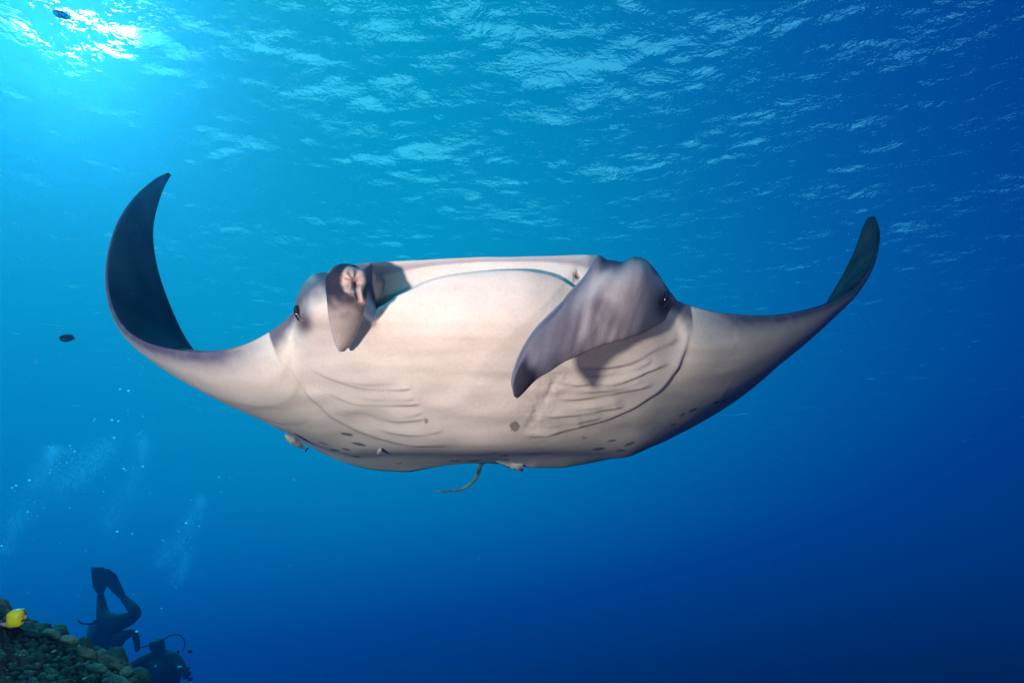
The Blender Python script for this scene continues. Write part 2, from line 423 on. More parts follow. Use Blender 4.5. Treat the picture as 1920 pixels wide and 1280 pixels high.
# outer wing underside darkens towards the tip
m_tip = np.maximum(sm(5.5-uu, 0, 4.0), sm(uu-(NS-6.0), 0, 4.5))*(rr < 9)*.85
headm = (1-wingm)
ntop = np.array([[noise.noise(Vector((G[i, j, 0]*30, G[i, j, 1]*30, G[i, j, 2]*30))) if j < 60 else 0 for j in range(nr)] for i in range(0, nu)])
ishead = ((uu > 11) & (uu < 19.5)) | ((uu > NS-19.3) & (uu < NS-12))
m_head = np.where(ishead, (1-sm(rr+ntop*.2, .9, 2.5)), 0)*(rr < 9)
isband = (uu >= 18.0) & (uu <= NS-19.5)
m_band = np.where(isband, np.exp(-((rr-.16)/.09)**2)*.75*(rr < 1), 0)
m_lip = np.where(isband, np.exp(-((rr-2.05)/.35)**2)*.32, 0)
mouth_shade = np.where(isband, sm(rr, .7, 1.0)*(1-sm(rr, 1.2, 1.75)), 0)*.8*np.exp(-np.maximum(0, PX-705)/60)
def mixp(P, m, col): return P*(1-m[..., None]) + np.array(col)*m[..., None]
m0 = np.ones((nu, nr))
pig = mixp(pig, np.clip(m_lead*(1+ntop*.12), 0, 1)*m0, margin)
pig = mixp(pig, m_tip*m0, (.05, .07, .08))
pig = mixp(pig, m_head*m0*.9, (.09, .085, .14))
pig = mixp(pig, m_band*m0, (.16, .14, .26))
pig = mixp(pig, m_lip*m0, (.30, .26, .46))
pig = mixp(pig, mouth_shade*m0, (.05, .04, .05))  # shade of the mouth corner painted into the skin colour
for (nx, ny) in ((711,529),(1083,517)):
    mm = np.exp(-(((PX-nx)/5.5)**2+((PY-ny)/4.5)**2)**2)*(rvfull[None, :] < 2)
    pig = mixp(pig, mm, (.03, .02, .03))
    dd, sd_, al_ = seg_info(PX, PY, [(nx-6, ny-6), (nx+3, ny-9), (nx+8, ny+2), (nx+7, ny+16)] if nx < 900 else [(nx-1, ny-9), (nx-7, ny-4), (nx-8, ny+5), (nx-8, ny+14)])
    pig = mixp(pig, np.exp(-(dd/1.6)**2)*.6*(rvfull[None, :] < 2), (.12, .08, .10))
for (sx, sy, a, b, ang, k) in SPOTS:
    b = b*(.75 if a != b else 1)
    c_, s_ = math.cos(R(ang)), math.sin(R(ang))
    ex = ((PX-sx)*c_+(PY-sy)*s_)/a; ey = (-(PX-sx)*s_+(PY-sy)*c_)/b
    rr2 = ex**2+ey**2 + .35*np.sin(ex*7+sy)*np.cos(ey*6+sx)
    mm = (1-sm(rr2, .7, 1.5))*(rvfull[None, :] < 9)*(rvfull[None, :] > 3)
    pig = mixp(pig, mm*k, (.09, .075, .09))
pig = mixp(pig, (np.exp(-(((PX-570)/17)**2+((PY-604)/25)**2)**1.3)*(rvfull[None, :] < 5)*.93)*m0, (.08, .065, .08))
dm = np.where(rvfull[None, :] >= 9.0, 1.0, 0.0)*m0
pig = mixp(pig, dm, darkd)
dn = np.ones((nu, nr))
for i in range(0, nu):
    for j in range(NVR, nr):
        q = Vector(G[i, j]); dn[i, j] = 1 + 1.3*max(-.5, noise.noise(q*6)) + .9*max(0, noise.noise(q*22))
pig = np.where(dm[..., None] > .5, pig*dn[..., None], pig)
sun_rim = np.where(isband, np.exp(-((rvfull[None, :]-15.0)/.45)**2) + np.exp(-(rvfull[None, :]/.07)**2), 0)*(.35+.65*np.exp(-((PX-1112)/22)**2))
pig = mixp(pig, np.clip(sun_rim, 0, 1)*.9, (.45, .52, .54))  # pale jaw edge: sunlit rim painted into the skin colour
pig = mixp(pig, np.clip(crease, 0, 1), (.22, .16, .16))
# edge of the trailing margin a little grey
pig = mixp(pig, np.exp(-((rr-9)/.05)**2)*(rr < 9)*.5*m0, (.2, .2, .2))

def col_attr(me, cols):
    a = me.color_attributes.new('pigment', 'FLOAT_COLOR', 'POINT')
    c4 = np.ones((len(cols), 4), np.float32); c4[:, :3] = cols
    a.data.foreach_set('color', c4.ravel())
def skin_mat():
    k = NT('manta_skin')
    at_ = k.n('ShaderNodeAttribute', attribute_name='pigment')
    tcn = k.n('ShaderNodeTexCoord')
    n1 = k.n('ShaderNodeTexNoise', {'Vector': tcn.outputs['Object'], 'Scale': 5.0, 'Detail': 6.0, 'Roughness': .6})
    n2 = k.n('ShaderNodeTexNoise', {'Vector': tcn.outputs['Object'], 'Scale': 90.0, 'Detail': 4.0, 'Roughness': .65})
    m1 = k.n('ShaderNodeMapRange', {'Value': n1.outputs[0], 1: .3, 2: .7, 3: .91, 4: 1.05})
    m2 = k.n('ShaderNodeMapRange', {'Value': n2.outputs[0], 1: .3, 2: .7, 3: .92, 4: 1.05})
    f = k.math('MULTIPLY', m1.outputs[0], m2.outputs[0])
    c = k.n('ShaderNodeVectorMath', {0: at_.outputs['Color'], 'Scale': f}, operation='SCALE')
    h = k.math('MULTIPLY_ADD', n1.outputs[0], .6, k.math('MULTIPLY', n2.outputs[0], .12))
    b = k.n('ShaderNodeBump', {'Height': h, 'Strength': .35, 'Distance': .02})
    p = k.n('ShaderNodeBsdfPrincipled', {'Base Color': c.outputs[0], 'Roughness': .6, 'Specular IOR Level': .3, 'IOR': 1.12, 'Normal': b.outputs[0]})
    return k.surf(p.outputs[0])
SKIN = skin_mat()
def grid_obj(name, G, pig, mat, closed=True, caps=False):
    nu, nr = G.shape[:2]
    idx = np.arange(nu*nr).reshape(nu, nr)
    f = []
    jr = nr if closed else nr-1
    a = idx[:-1]; b = idx[1:]
    for j in range(jr):
        j2 = (j+1) % nr
        f += np.stack([a[:, j], b[:, j], b[:, j2], a[:, j2]], -1).tolist()
    if caps:
        f.append(idx[0][::-1].tolist() if False else idx[0].tolist()); f.append(idx[-1][::-1].tolist())
    o = mesh_obj(name, G.reshape(-1, 3), f, mat)
    col_attr(o.data, pig.reshape(-1, 3))
    return o
MANTA_LOC = at(905, 640, 3.2)
manta = empty('manta_ray', MANTA_LOC)
tag(manta, 'large manta ray gliding belly forward with both wings curled up', 'manta ray')
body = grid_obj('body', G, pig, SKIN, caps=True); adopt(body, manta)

# ---- right cephalic fin (unfurled) with the side of the head behind it
def sheet_fin(name, cols, nprof, pigfun, noise_k=.0):
    """cols: (upper px,py,d), (lower px,py,d), thickness, bulge ; a closed section round the two edges"""
    secs = []
    for up, lo, th, bu in cols:
        A, B = np.array(at(*up)), np.array(at(*lo)); ch = B-A
        mid = (A+B)/2; tow = -mid/np.linalg.norm(mid)
        n = tow - ch*(tow@ch)/(ch@ch+1e-9); n /= np.linalg.norm(n)
        ring = []
        for w in np.linspace(0, 1, 9):
            ring.append(A+ch*w + n*(bu*math.sin(math.pi*w)**.8 + th*.5*math.sin(math.pi*min(1, w*1.0))**.5))
        for w in np.linspace(1, 0, 9)[1:-1]:
            ring.append(A+ch*w + n*(bu*.6*math.sin(math.pi*w)**.8 - th*.8*math.sin(math.pi*w)**.5))
        secs.append(np.array(ring))
    S = np.array(secs)
    us = np.linspace(0, len(S)-1-1e-6, 12*(len(S)-1)+1)
    Su = cr_axis(S, us)
    n = S.shape[1]; per = np.concatenate([Su[:, -1:], Su, Su[:, :2]], 1)
    vs = []
    out = []
    k = 6
    for j in range(n):
        for q in range(k):
            t = q/k
            P0, P1, P2, P3 = per[:, j], per[:, j+1], per[:, j+2], per[:, (j+3) if j+3 < per.shape[1] else 2]
            out.append(cr(P0, P1, P2, P3, t)); vs.append(j+t)
    Gf = np.stack(out, 1)
    return Gf, us, np.array(vs)
RFIN = [((1268,562,2.84),(1255,585,2.84),.10,.02), ((1251,540,2.76),(1246,600,2.74),.14,.05), ((1232,513,2.68),(1226,612,2.62),.15,.07), ((1212,493,2.62),(1203,624,2.52),.15,.09), ((1190,486,2.57),(1180,632,2.45),.14,.09),
        ((1166,494,2.52),(1160,638,2.40),.12,.08), ((1142,487,2.48),(1142,643,2.37),.10,.07), ((1119,480,2.44),(1122,650,2.34),.08,.055), ((1100,512,2.38),(1104,657,2.31),.055,.045), ((1072,545,2.33),(1078,668,2.28),.04,.035),
        ((1040,577,2.28),(1053,682,2.25),.032,.03), ((1010,608,2.24),(1033,695,2.22),.028,.025), ((985,642,2.20),(1013,707,2.19),.024,.02), ((967,676,2.16),(995,721,2.16),.02,.014), ((958,712,2.14),(980,738,2.14),.014,.008), ((963,742,2.13),(970,747,2.13),.006,.002)]
GF, fu, fv = sheet_fin('cephalic_fin', RFIN, 9, None)
NFr = GF.shape[1]
fx, fy, fd = project(GF)
# w across the fin: 0 upper edge, 1 lower edge, on the front; back rows > 8
wv = fv/8.0
front = (fv <= 8.0)
FU = fu[:, None]; FW = wv[None, :]
fn = np.array([[noise.noise(Vector((fx[i, j]*.05 + fy[i, j]*.02, fy[i, j]*.012-fx[i, j]*.01, 5.0))) for j in range(NFr)] for i in range(len(fu))])
streak = np.array([[noise.noise(Vector(((fx[i, j]+fy[i, j]*.9)*.02, (fy[i, j]*1.0-fx[i, j]*.05)*.012*0+(fx[i, j]*.75+fy[i, j]*.75)*.004+ (fx[i, j]*.6+fy[i, j]*.9)*.12*0, 0)) ) for j in range(NFr)] for i in range(len(fu))])
wr = np.array([[noise.noise(Vector(((fx[i, j]*.62+fy[i, j]*.78)*.02, (-fx[i, j]*.78+fy[i, j]*.62)*.02, 2.0))) for j in range(NFr)] for i in range(len(fu))])
NFn = np.gradient(GF, axis=0); NFv = np.roll(GF, -1, 1)-np.roll(GF, 1, 1)
nn = np.cross(NFv, NFn); nn /= (np.linalg.norm(nn, axis=2, keepdims=True)+1e-9)
if np.sum((nn*(-GF))[len(GF)//2, 20:30]) < 0: nn = -nn
ridges = np.sin((fx*.9+fy*.35)*.11 + 2.5*fn)*.5
GF = GF + nn*((ridges*.0016*sm(FU, 4, 7)*(1-sm(FU, 12, 15)) + fn*.006*sm(FU, 2, 5)*(1-sm(FU, 13, 15)))*front[None, :])[..., None]
pf = np.zeros(GF.shape); pf[:] = (.46, .44, .48)
pf = mixp(pf, np.clip(sm(FU+fn*1.2, 6.5, 9.5), 0, 1)*np.ones_like(fx)*.8, (.10, .11, .16))
pf = mixp(pf, np.clip(wr*1.6+.05, 0, 1)*.5*sm(FU, 3, 6), (.09, .08, .13))
pf = mixp(pf, np.exp(-((fx-1150)/34)**2-((fy-495)/16)**2)*.75, (.05, .05, .10))
pf = mixp(pf, np.clip(fn*1.5+.25, 0, 1)*.4*sm(FU, 4, 8), (.16, .13, .18))
pf = mixp(pf, (1-sm(FW+fn*.10, .03, .20))*sm(FU, 6, 8)*(FW <= 1)*.9, (.07, .06, .14))
pf = mixp(pf, (1-sm(FW+fn*.10, .10, .32))*(1-sm(FU, 6, 8))*(FW <= 1)*.9, (.07, .07, .13))
pf = mixp(pf, sm(FU+fn*1.0, 11.9, 13.0)*sm(FW, .10, .28)*.96, (.02, .018, .03))
pf = mixp(pf, np.exp(-(((fx-1245)/19)**2+((fy-570)/28)**2)**1.3)*.95, (.035, .03, .04))
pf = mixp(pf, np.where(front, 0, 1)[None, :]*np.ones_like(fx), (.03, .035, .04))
pf = mixp(pf, np.exp(-((np.minimum(fv, 16-fv))/.42)**2)[None, :]*sm(FU, 5, 7)*.8, (.30, .40, .42))  # pale upper edge painted in as the sun's rim light
rfin = grid_obj('cephalic_fin', GF, pf, SKIN, caps=True); adopt(rfin, manta)
rfin['label'] = 'unfurled flat cephalic fin hanging in front of the belly'

# ---- left cephalic fin, rolled up
def rolled_fin():
    prof = [ # centre px,py,depth, half width px, half depth m
      (641,659,2.575,3,.03),(643,649,2.55,11,.05),(645,633,2.50,19,.06),(647,610,2.41,27,.07),(649,585,2.33,32.5,.075),(650,560,2.30,35,.09),(650,538,2.35,36,.12),(650,519,2.36,34.5,.12),(650,506,2.36,27,.085),(651,498,2.37,17,.05),(652,495,2.38,5,.015)]
    secs = []
    for cx, cy_, d, hw, hd in prof:
        c = np.array(at(cx, cy_, d)); right = np.array([1., 0, 0]); fw = np.array([0, math.cos(PITCH), math.sin(PITCH)])
        ring = [c + right*math.cos(a)*hw/FPX*d - fw*math.sin(a)*hd for a in np.linspace(0, 2*math.pi, 24, endpoint=False)]
        secs.append(np.array(ring))
    S = np.array(secs)
    us = np.linspace(0, len(S)-1-1e-6, 14*(len(S)-1)+1)
    Su = cr_axis(S, us)
    n = S.shape[1]; out = []
    for j in range(n):
        for q in range(5):
            out.append(cr(Su[:, (j-1) % n], Su[:, j], Su[:, (j+1) % n], Su[:, (j+2) % n], q/5))
    return np.stack(out, 1)
GR = rolled_fin()
rx, ry, rd_ = project(GR)
n = np.cross(np.roll(GR, -1, 1)-np.roll(GR, 1, 1), np.gradient(GR, axis=0)); n /= (np.linalg.norm(n, axis=2, keepdims=True)+1e-9)
ctr = GR.mean(1, keepdims=True)
if np.sum(n*(GR-ctr)) < 0: n = -n
facing = (n@np.array([0, -math.cos(PITCH), -math.sin(PITCH)])) > .05
ax_, ay_ = rx-663, ry-525
rad = np.hypot((ax_+1)/21.5, ay_/27)
ang = np.arctan2(ay_, ax_)
hole = np.exp(-(((rx-667)/6)**2+((ry-531)/7)**2))
dsp = (-.004*hole - .002*(1-sm(rad, .5, 1.05)) + .0016*np.sin(ang*7)*np.exp(-((rad-.45)/.3)**2))*facing
# curled lip on the right of the opening
dl, sdl, all_ = seg_info(rx, ry, [(676,512),(679,528),(673,545),(674,560),(681,566)])
dsp += facing*(.012*np.exp(-(dl/5.5)**2))
dl2, _, _ = seg_info(rx, ry, [(670,530),(668,545),(671,562)])
dsp += facing*(-.010*np.exp(-(dl2/2.2)**2))
GR = GR + n*dsp[..., None]
pr = np.zeros(GR.shape); pr[:] = (.55, .50, .52)
nr_ = np.array([[noise.noise(Vector((rx[i, j]*.07, ry[i, j]*.07, 0))) for j in range(rx.shape[1])] for i in range(rx.shape[0])])
nf_ = np.array([[noise.noise(Vector((rx[i, j]*.3, ry[i, j]*.42, 4))) for j in range(rx.shape[1])] for i in range(rx.shape[0])])
pr = mixp(pr, (1-sm(ry+nr_*10, 548, 612))*.97, (.008, .009, .020))
pr = mixp(pr, np.exp(-(((rx-642)/17)**2+((ry-628)/22)**2)**2)*np.clip(.35+nf_*1.6, 0, 1)*.7, (.75, .68, .62))
pr = mixp(pr, (1-sm(rad+nr_*.12, .86, 1.04))*facing, (.72, .52, .46))
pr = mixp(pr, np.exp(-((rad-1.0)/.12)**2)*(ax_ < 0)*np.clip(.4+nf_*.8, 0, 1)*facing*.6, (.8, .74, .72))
pr = mixp(pr, np.exp(-(dl/5)**2)*facing*.9, (.66, .50, .46))
for a0 in (-2.2, -1.3, -2.9, 2.3, 1.6):
    da = np.abs(np.angle(np.exp(1j*(ang-a0)))); mm = np.exp(-(da*rad*18/1.3)**2)*(rad < .7)*facing*.6
    pr = mixp(pr, mm, (.20, .10, .09))
pr = mixp(pr, np.exp(-(((rx-668)/4.5)**2+((ry-532)/7)**2)**1.5)*facing, (.03, .015, .02))  # dark core: shade inside the opening is painted, the pit is shallow
pr = mixp(pr, np.exp(-(dl2/1.6)**2)*facing*.8, (.05, .03, .04))
lfin = grid_obj('cephalic_fin', GR, pr, SKIN, caps=True); adopt(lfin, manta)
lfin['label'] = 'tightly rolled cephalic fin with pinkish spiral opening'

EYE = plain('eye_black', (.012, .012, .016), .15, .1, 8, .5)
def ball(name, c, axes, mat, seg=24, rings=14, tilt=0.0):
    """ellipsoid with axes along camera right / up / forward"""
    r_ = Vector((1, 0, 0)); u_ = CU; f_ = Vector((0, math.cos(PITCH), math.sin(PITCH)))
    ct, st = math.cos(tilt), math.sin(tilt)
    r2 = r_*ct + u_*st; u2 = u_*ct - r_*st
    v, f = [], []
    for i in range(rings+1):
        th = math.pi*i/rings
        for j in range(seg):
            ph = 2*math.pi*j/seg
            v.append(c + r2*(axes[0]*math.sin(th)*math.cos(ph)) + u2*(axes[1]*math.cos(th)) + f_*(axes[2]*math.sin(th)*math.sin(ph)))
    for i in range(rings):
        for j in range(seg):
            f.append((i*seg+j, i*seg+(j+1) % seg, (i+1)*seg+(j+1) % seg, (i+1)*seg+j))
    return mesh_obj(name, v, f, mat)
def tube(name, pts, rads, mat, seg=10, cols=None):
    pts = [Vector(p) for p in pts]; v, f = [], []
    up = Vector((.13, .2, 1)).normalized()
    for i, p in enumerate(pts):
        t = (pts[min(i+1, len(pts)-1)]-pts[max(i-1, 0)]).normalized()
        a = t.cross(up); a = a.normalized() if a.length > 1e-4 else t.orthogonal().normalized(); b = t.cross(a)
        for j in range(seg):
            an = 2*math.pi*j/seg; v.append(p + (a*math.cos(an)+b*math.sin(an))*rads[i])
    for i in range(len(pts)-1):
        for j in range(seg): f.append((i*seg+j, i*seg+(j+1) % seg, (i+1)*seg+(j+1) % seg, (i+1)*seg+j))
    f.append(tuple(range(seg))[::-1]); f.append(tuple((len(pts)-1)*seg+j for j in range(seg)))
    return mesh_obj(name, v, f, mat)
e1 = ball('eye', at(559, 587, 2.69), (.013, .034, .028), EYE, tilt=R(14)); adopt(e1, manta)
e2 = ball('eye', at(1245, 560, 2.63), (.018, .034, .035), EYE, tilt=R(-16)); adopt(e2, manta)
PALE = plain('eyelid_skin', (.16, .13, .15), .5, .12, 40)
def curve_pts(pts, n=24):
    A = np.array([list(at(*p)) for p in pts]); return cr_axis(A, np.linspace(0, len(A)-1-1e-6, n))
lid = tube('eyelid', curve_pts([(553,574,2.69),(558,590,2.665),(566,600,2.645),(576,602,2.63)]), [.0015+.0025*math.sin(math.pi*i/23) for i in range(24)], PALE, 8); adopt(lid, manta)
lid2 = tube('eyelid', curve_pts([(1229,575,2.655),(1236,578,2.65),(1246,572,2.665),(1250,556,2.70)]), [.003+.004*math.sin(math.pi*i/23) for i in range(24)], plain('dark_lid', (.10,.09,.12), .5, .1, 30), 8); adopt(lid2, manta)

# tail, pelvic fins
TAILM = plain('tail_skin', (.12, .19, .20), .5, .8, 18)
tp = curve_pts([(925,850,3.95),(903,868,4.05),(895,890,4.1),(884,905,4.12),(868,916,4.14),(848,919,4.16),(830,921,4.18),(817,920,4.2)], 60)
tail = tube('tail', tp, [.016-.012*(i/59) for i in range(60)], TAILM, 10); adopt(tail, manta)
def flap(name, outline, d_off, th, mat):
    P = [at(*p) for p in outline]
    nrm_ = (P[1]-P[0]).cross(P[2]-P[0]).normalized()
    c = sum(P, Vector())/len(P)
    v = [p for p in P] + [c + nrm_*th, c - nrm_*th]; m = len(P)
    f = []
    for i in range(m):
        f.append((i, (i+1) % m, m)); f.append(((i+1) % m, i, m+1))
    return mesh_obj(name, v, f, mat)
PEL = plain('pelvic_skin', (.5, .48, .47), .5, .15, 20)
pv1 = flap('pelvic_fin', [(922,862,3.9),(950,864,3.88),(980,866,3.80),(981,876,3.82),(980,884,3.84),(963,880,3.86),(945,873,4.0)], 0, .012, PEL); adopt(pv1, manta)
pv2 = flap('pelvic_fin', [(980,860,4.02),(992,860,4.02),(990,870,4.08),(981,871,4.08)], 0, .01, plain('pelvic_dark', (.03,.04,.045), .6, .1, 20)); adopt(pv2, manta)

# ------------------------------------------------------------------ remoras under the manta
REM = plain('remora_grey', (.42, .42, .38), .4, .5, 30)
REMD = plain('remora_dark', (.012, .014, .02), .4, .1, 30)
REMW = plain('remora_cream', (.55, .52, .42), .4, .1, 30)
def remora(px0, py0, d0, px1, py1, d1, wid, label):
    """a remora from its nose to its tail"""
    A, B = at(px0, py0, d0), at(px1, py1, d1); c = (A+B)/2
    root = empty('remora', c); tag(root, label, 'fish', 'remoras riding under the manta ray')
    n_ = 20; pts = [A.lerp(B, i/(n_-1)) for i in range(n_)]
    def rad(t): return wid*(math.sin(math.pi*min(1, t*1.15+.02)**.62) if t < .8 else 0)*1.0 + wid*.10
    rs = [max(wid*.12, wid*math.sin(math.pi*min(.96, (i/(n_-1))**.7))) for i in range(n_)]
    b_ = tube('body', pts, rs, REM, 14); adopt(b_, root)
    ax = (B-A).normalized(); f_ = (c).normalized(); up_ = ax.cross(f_).normalized()
    if up_.z > 0: up_ = -up_
    st = tube('side_stripe', [A.lerp(B, .08+.75*i/9) - f_*rs[min(19, int((.08+.75*i/9)*19))]*.78 + up_*rs[min(19, int((.08+.75*i/9)*19))]*.40 for i in range(10)], [wid*.40*math.sin(math.pi*(i+.6)/10.2) for i in range(10)], REMD, 8); adopt(st, root)
    be = tube('lower_stripe', [A.lerp(B, .05+.6*i/9) - f_*rs[min(19, int((.05+.6*i/9)*19))]*.5 + up_*rs[min(19, int((.05+.6*i/9)*19))]*.80 for i in range(10)], [wid*.18*math.sin(math.pi*(i+.6)/10.2) for i in range(10)], REMW, 8); adopt(be, root)
    t0 = A.lerp(B, .93)
    tf = mesh_obj('tail_fin', [t0, B + up_*wid*.9 + ax*wid*.4, B + ax*wid*.1, B - up_*wid*.9 + ax*wid*.4, t0+f_*wid*.12, t0-f_*wid*.12],
                  [(0,1,5),(0,4,1),(1,2,5),(1,4,2),(2,3,5),(2,4,3),(3,0,5),(3,4,0)], REMD, smooth=False); adopt(tf, root)
    df = mesh_obj('side_fin', [A.lerp(B, .45)-f_*wid*.7, A.lerp(B, .75)-f_*wid*1.5-up_*wid*.5, A.lerp(B, .9)-f_*wid*.9-up_*wid*.2, A.lerp(B,.6)-f_*wid*.85-up_*wid*.1],
                  [(0,1,3),(1,2,3),(0,3,1),(1,3,2)], REM, smooth=False); adopt(df, root)
    return root
def body_depth(x, y):
    return float(np.min(PD[(np.hypot(PX-x, PY-y) < 5)]))
remora(535,815,body_depth(546,808)-.03,575,843,body_depth(580,828)+.0,.020,'striped remora clinging at the lower left edge of the manta ray')
remora(714,841,body_depth(714,843)-.015,707,853,body_depth(712,850)-.05,.011,'small pale remora under the belly of the manta ray')

# ------------------------------------------------------------------ small fish
def fish(name, px, py, d, length, hgt_, heading, mats, label, group=None, tail_mat=None, thick=.35):
    """side-on fish; heading = in-plane angle of the nose"""
    c = at(px, py, d); root = empty(name, c); tag(root, label, 'fish', group)
    r_ = Vector((1, 0, 0)); u_ = CU; f_ = Vector((0, math.cos(PITCH), math.sin(PITCH)))
    ax = r_*math.cos(heading)+u_*math.sin(heading); upx = ax.cross(f_); upx = -upx if upx.dot(u_) < 0 else upx
    n_ = 22; seg = 14; v, f = [], []
    for i in range(n_):
        t = i/(n_-1); h_ = hgt_/2*max(.04, math.sin(math.pi*t**.75)**.8) if t < 1 else .002
        p = c + ax*length*(.5-t)
        for j in range(seg):
            a = 2*math.pi*j/seg; v.append(p + upx*math.sin(a)*h_ + f_*math.cos(a)*h_*thick)
    for i in range(n_-1):
        for j in range(seg): f.append((i*seg+j, i*seg+(j+1) % seg, (i+1)*seg+(j+1) % seg, (i+1)*seg+j))
    f.append(tuple(range(seg))); f.append(tuple(((n_-1)*seg+j) for j in range(seg))[::-1])
    adopt(mesh_obj('body', v, f, mats), root)
    B = c - ax*length*.48
    w = hgt_*.04
    tl = mesh_obj('tail_fin', [B, B-ax*length*.18+upx*hgt_*.28, B-ax*length*.12, B-ax*length*.18-upx*hgt_*.28, B+f_*w, B-f_*w],
             [(0,1,5),(0,4,1),(1,2,5),(1,4,2),(2,3,5),(2,4,3),(3,0,5),(3,4,0)], tail_mat or mats, smooth=False); adopt(tl, root)
    D0 = c+ax*length*.1+upx*hgt_*.42; D1 = c-ax*length*.36+upx*hgt_*.36
    ds = mesh_obj('dorsal_fin', [D0, (D0+D1)/2+upx*hgt_*.14, D1+upx*hgt_*.05, D1-upx*hgt_*.12, (D0+D1)/2+f_*w, (D0+D1)/2-f_*w], [(0,1,5),(1,2,5),(2,3,5),(3,0,5),(1,0,4),(2,1,4),(3,2,4),(0,3,4)], mats, smooth=False); adopt(ds, root)
    for sgn in (-1,):
        e_ = ball('eye', c + ax*length*.36 + upx*hgt_*.07 - f_*hgt_*.16, (length*.025,)*3, EYE, 8, 6); adopt(e_, root)
    return root, c, ax, upx, f_
FD = plain('dark_fish', (.02, .03, .035), .5, .2, 20)
WT = plain('white_tail', (.8, .85, .85), .5, .1, 20)
fish('reef_fish', 117, 30, 6.2, .19, .072, R(180-25), FD, 'dark slender fish high under the sparkling surface, top left', 'dark reef fish', None)
fish('reef_fish', 126, 634, 5.4, .13, .062, R(180), FD, 'dark oval fish with a white tail in open water left of the manta', 'dark reef fish', WT)
fish('reef_fish', 356, 1221, 7.5, .05, .042, R(160), FD, 'tiny round dark fish beside the kneeling diver', 'dark reef fish', None)

# ------------------------------------------------------------------ butterflyfish by the reef
YEL = plain('fish_yellow', (.26, .36, .008), .45, .2, 25)
BLK = plain('fish_black', (.012, .012, .016), .45, .1, 25)
SIL = plain('fish_silver', (.10, .13, .16), .4, .15, 40)
MAR = plain('fish_margin', (.12, .15, .12), .45, .1, 25)
def butterflyfish():
    d = 2.05
    root = empty('butterflyfish', at(30, 1158, d)); tag(root, 'yellow butterflyfish with black and white head hovering over the coral', 'fish')
    f_ = Vector((0, math.cos(PITCH), math.sin(PITCH)))
    def slab(name, outl, mat, th, doff=0.0):
        P = [at(x, y, d+doff) for x, y in outl]; m = len(P); c = sum(P, Vector())/m
        v = [p for p in P]; v += [c+(p-c)*.88 - f_*th for p in P]; v += [c+(p-c)*.88 + f_*th for p in P]; v += [c-f_*th*1.35, c+f_*th*1.35]
        f = []
        for i in range(m):
            j = (i+1) % m
            f += [(i, j, m+j, m+i), (j, i, 2*m+i, 2*m+j), (m+i, m+j, 3*m), (2*m+j, 2*m+i, 3*m+1)]
        o = mesh_obj(name, v, f, mat); adopt(o, root); return o
    slab('body', [(18,1146),(24,1142.5),(32,1141.5),(40,1142),(44,1145),(45.5,1152),(45,1160),(44.5,1168),(41,1172),(32,1173),(24,1174),(18,1172.5),(17,1160)], YEL, .016)
    slab('fin_margin', [(40,1141),(44,1142.5),(46.3,1147),(46.8,1156),(46.6,1165),(45,1171),(43.8,1168),(44.6,1156),(43.6,1147)], MAR, .005, .002)
    slab('head_mask', [(18,1147),(19,1160),(17,1163.5),(9,1163),(5,1165),(9,1158),(14,1150)], BLK, .013)
    slab('cheek', [(18.5,1163.5),(19,1171),(14,1173),(8,1169),(2,1165),(8,1163)], SIL, .012)
    slab('snout', [(8,1163),(8,1166),(0,1166),(-8,1167),(-8,1165.5),(0,1163.5)], BLK, .004)
    slab('tail_fin', [(45,1153),(50,1151),(51,1157),(50,1163),(45,1161)], SIL, .003)
    slab('eye_spot', [(41.5,1161),(44,1161),(44.5,1163.5),(42.5,1164.5),(41,1163)], BLK, .004, -.0165)
    slab('eye', [(11,1158),(13.5,1158),(14,1160.5),(11.5,1161)], EYE, .003, -.014)
butterflyfish()

# ------------------------------------------------------------------ the reef
random.seed(5)
def coral_mat(name, c1, c2):
    k = NT(name)
    tcn = k.n('ShaderNodeTexCoord'); oi = k.n('ShaderNodeObjectInfo')
    geo = k.n('ShaderNodeNewGeometry')
    n1 = k.n('ShaderNodeTexNoise', {'Vector': geo.outputs['Position'], 'Scale': 14.0, 'Detail': 6.0, 'Roughness': .65})
    n2 = k.n('ShaderNodeTexVoronoi', {'Vector': geo.outputs['Position'], 'Scale': 160.0})
    rmp = k.n('ShaderNodeValToRGB', {0: n1.outputs[0]})
    rmp.color_ramp.elements[0].position = .35; rmp.color_ramp.elements[0].color = (*c1, 1)
    rmp.color_ramp.elements[1].position = .68; rmp.color_ramp.elements[1].color = (*c2, 1)
    v = k.n('ShaderNodeMapRange', {'Value': oi.outputs['Random'], 3: .65, 4: 1.3})
    c = k.n('ShaderNodeVectorMath', {0: rmp.outputs[0], 'Scale': v.outputs[0]}, operation='SCALE')
    h = k.math('MULTIPLY_ADD', n2.outputs['Distance'], .6, n1.outputs[0])
    b = k.n('ShaderNodeBump', {'Height': h, 'Strength': .9, 'Distance': .010})
    p = k.n('ShaderNodeBsdfPrincipled', {'Base Color': c.outputs[0], 'Roughness': .85, 'Specular IOR Level': .1, 'Normal': b.outputs[0]})
    return k.surf(p.outputs[0])
CORAL = coral_mat('coral', (.045, .085, .07), (.12, .27, .215))
CORALB = coral_mat('coral_rock', (.035, .04, .035), (.10, .09, .07))
SILX = [(-1100,1075),(-700,1040),(-400,1062),(-160,1085),(-60,1126),(0,1141),(20,1160),(60,1172),(100,1176),(118,1190),(150,1205),(200,1222),(235,1240),(256,1262),(290,1300),(330,1360),(400,1560),(520,2300)]
def ridge_y(x): return float(np.interp(x, [a for a, b in SILX], [b for a, b in SILX]))
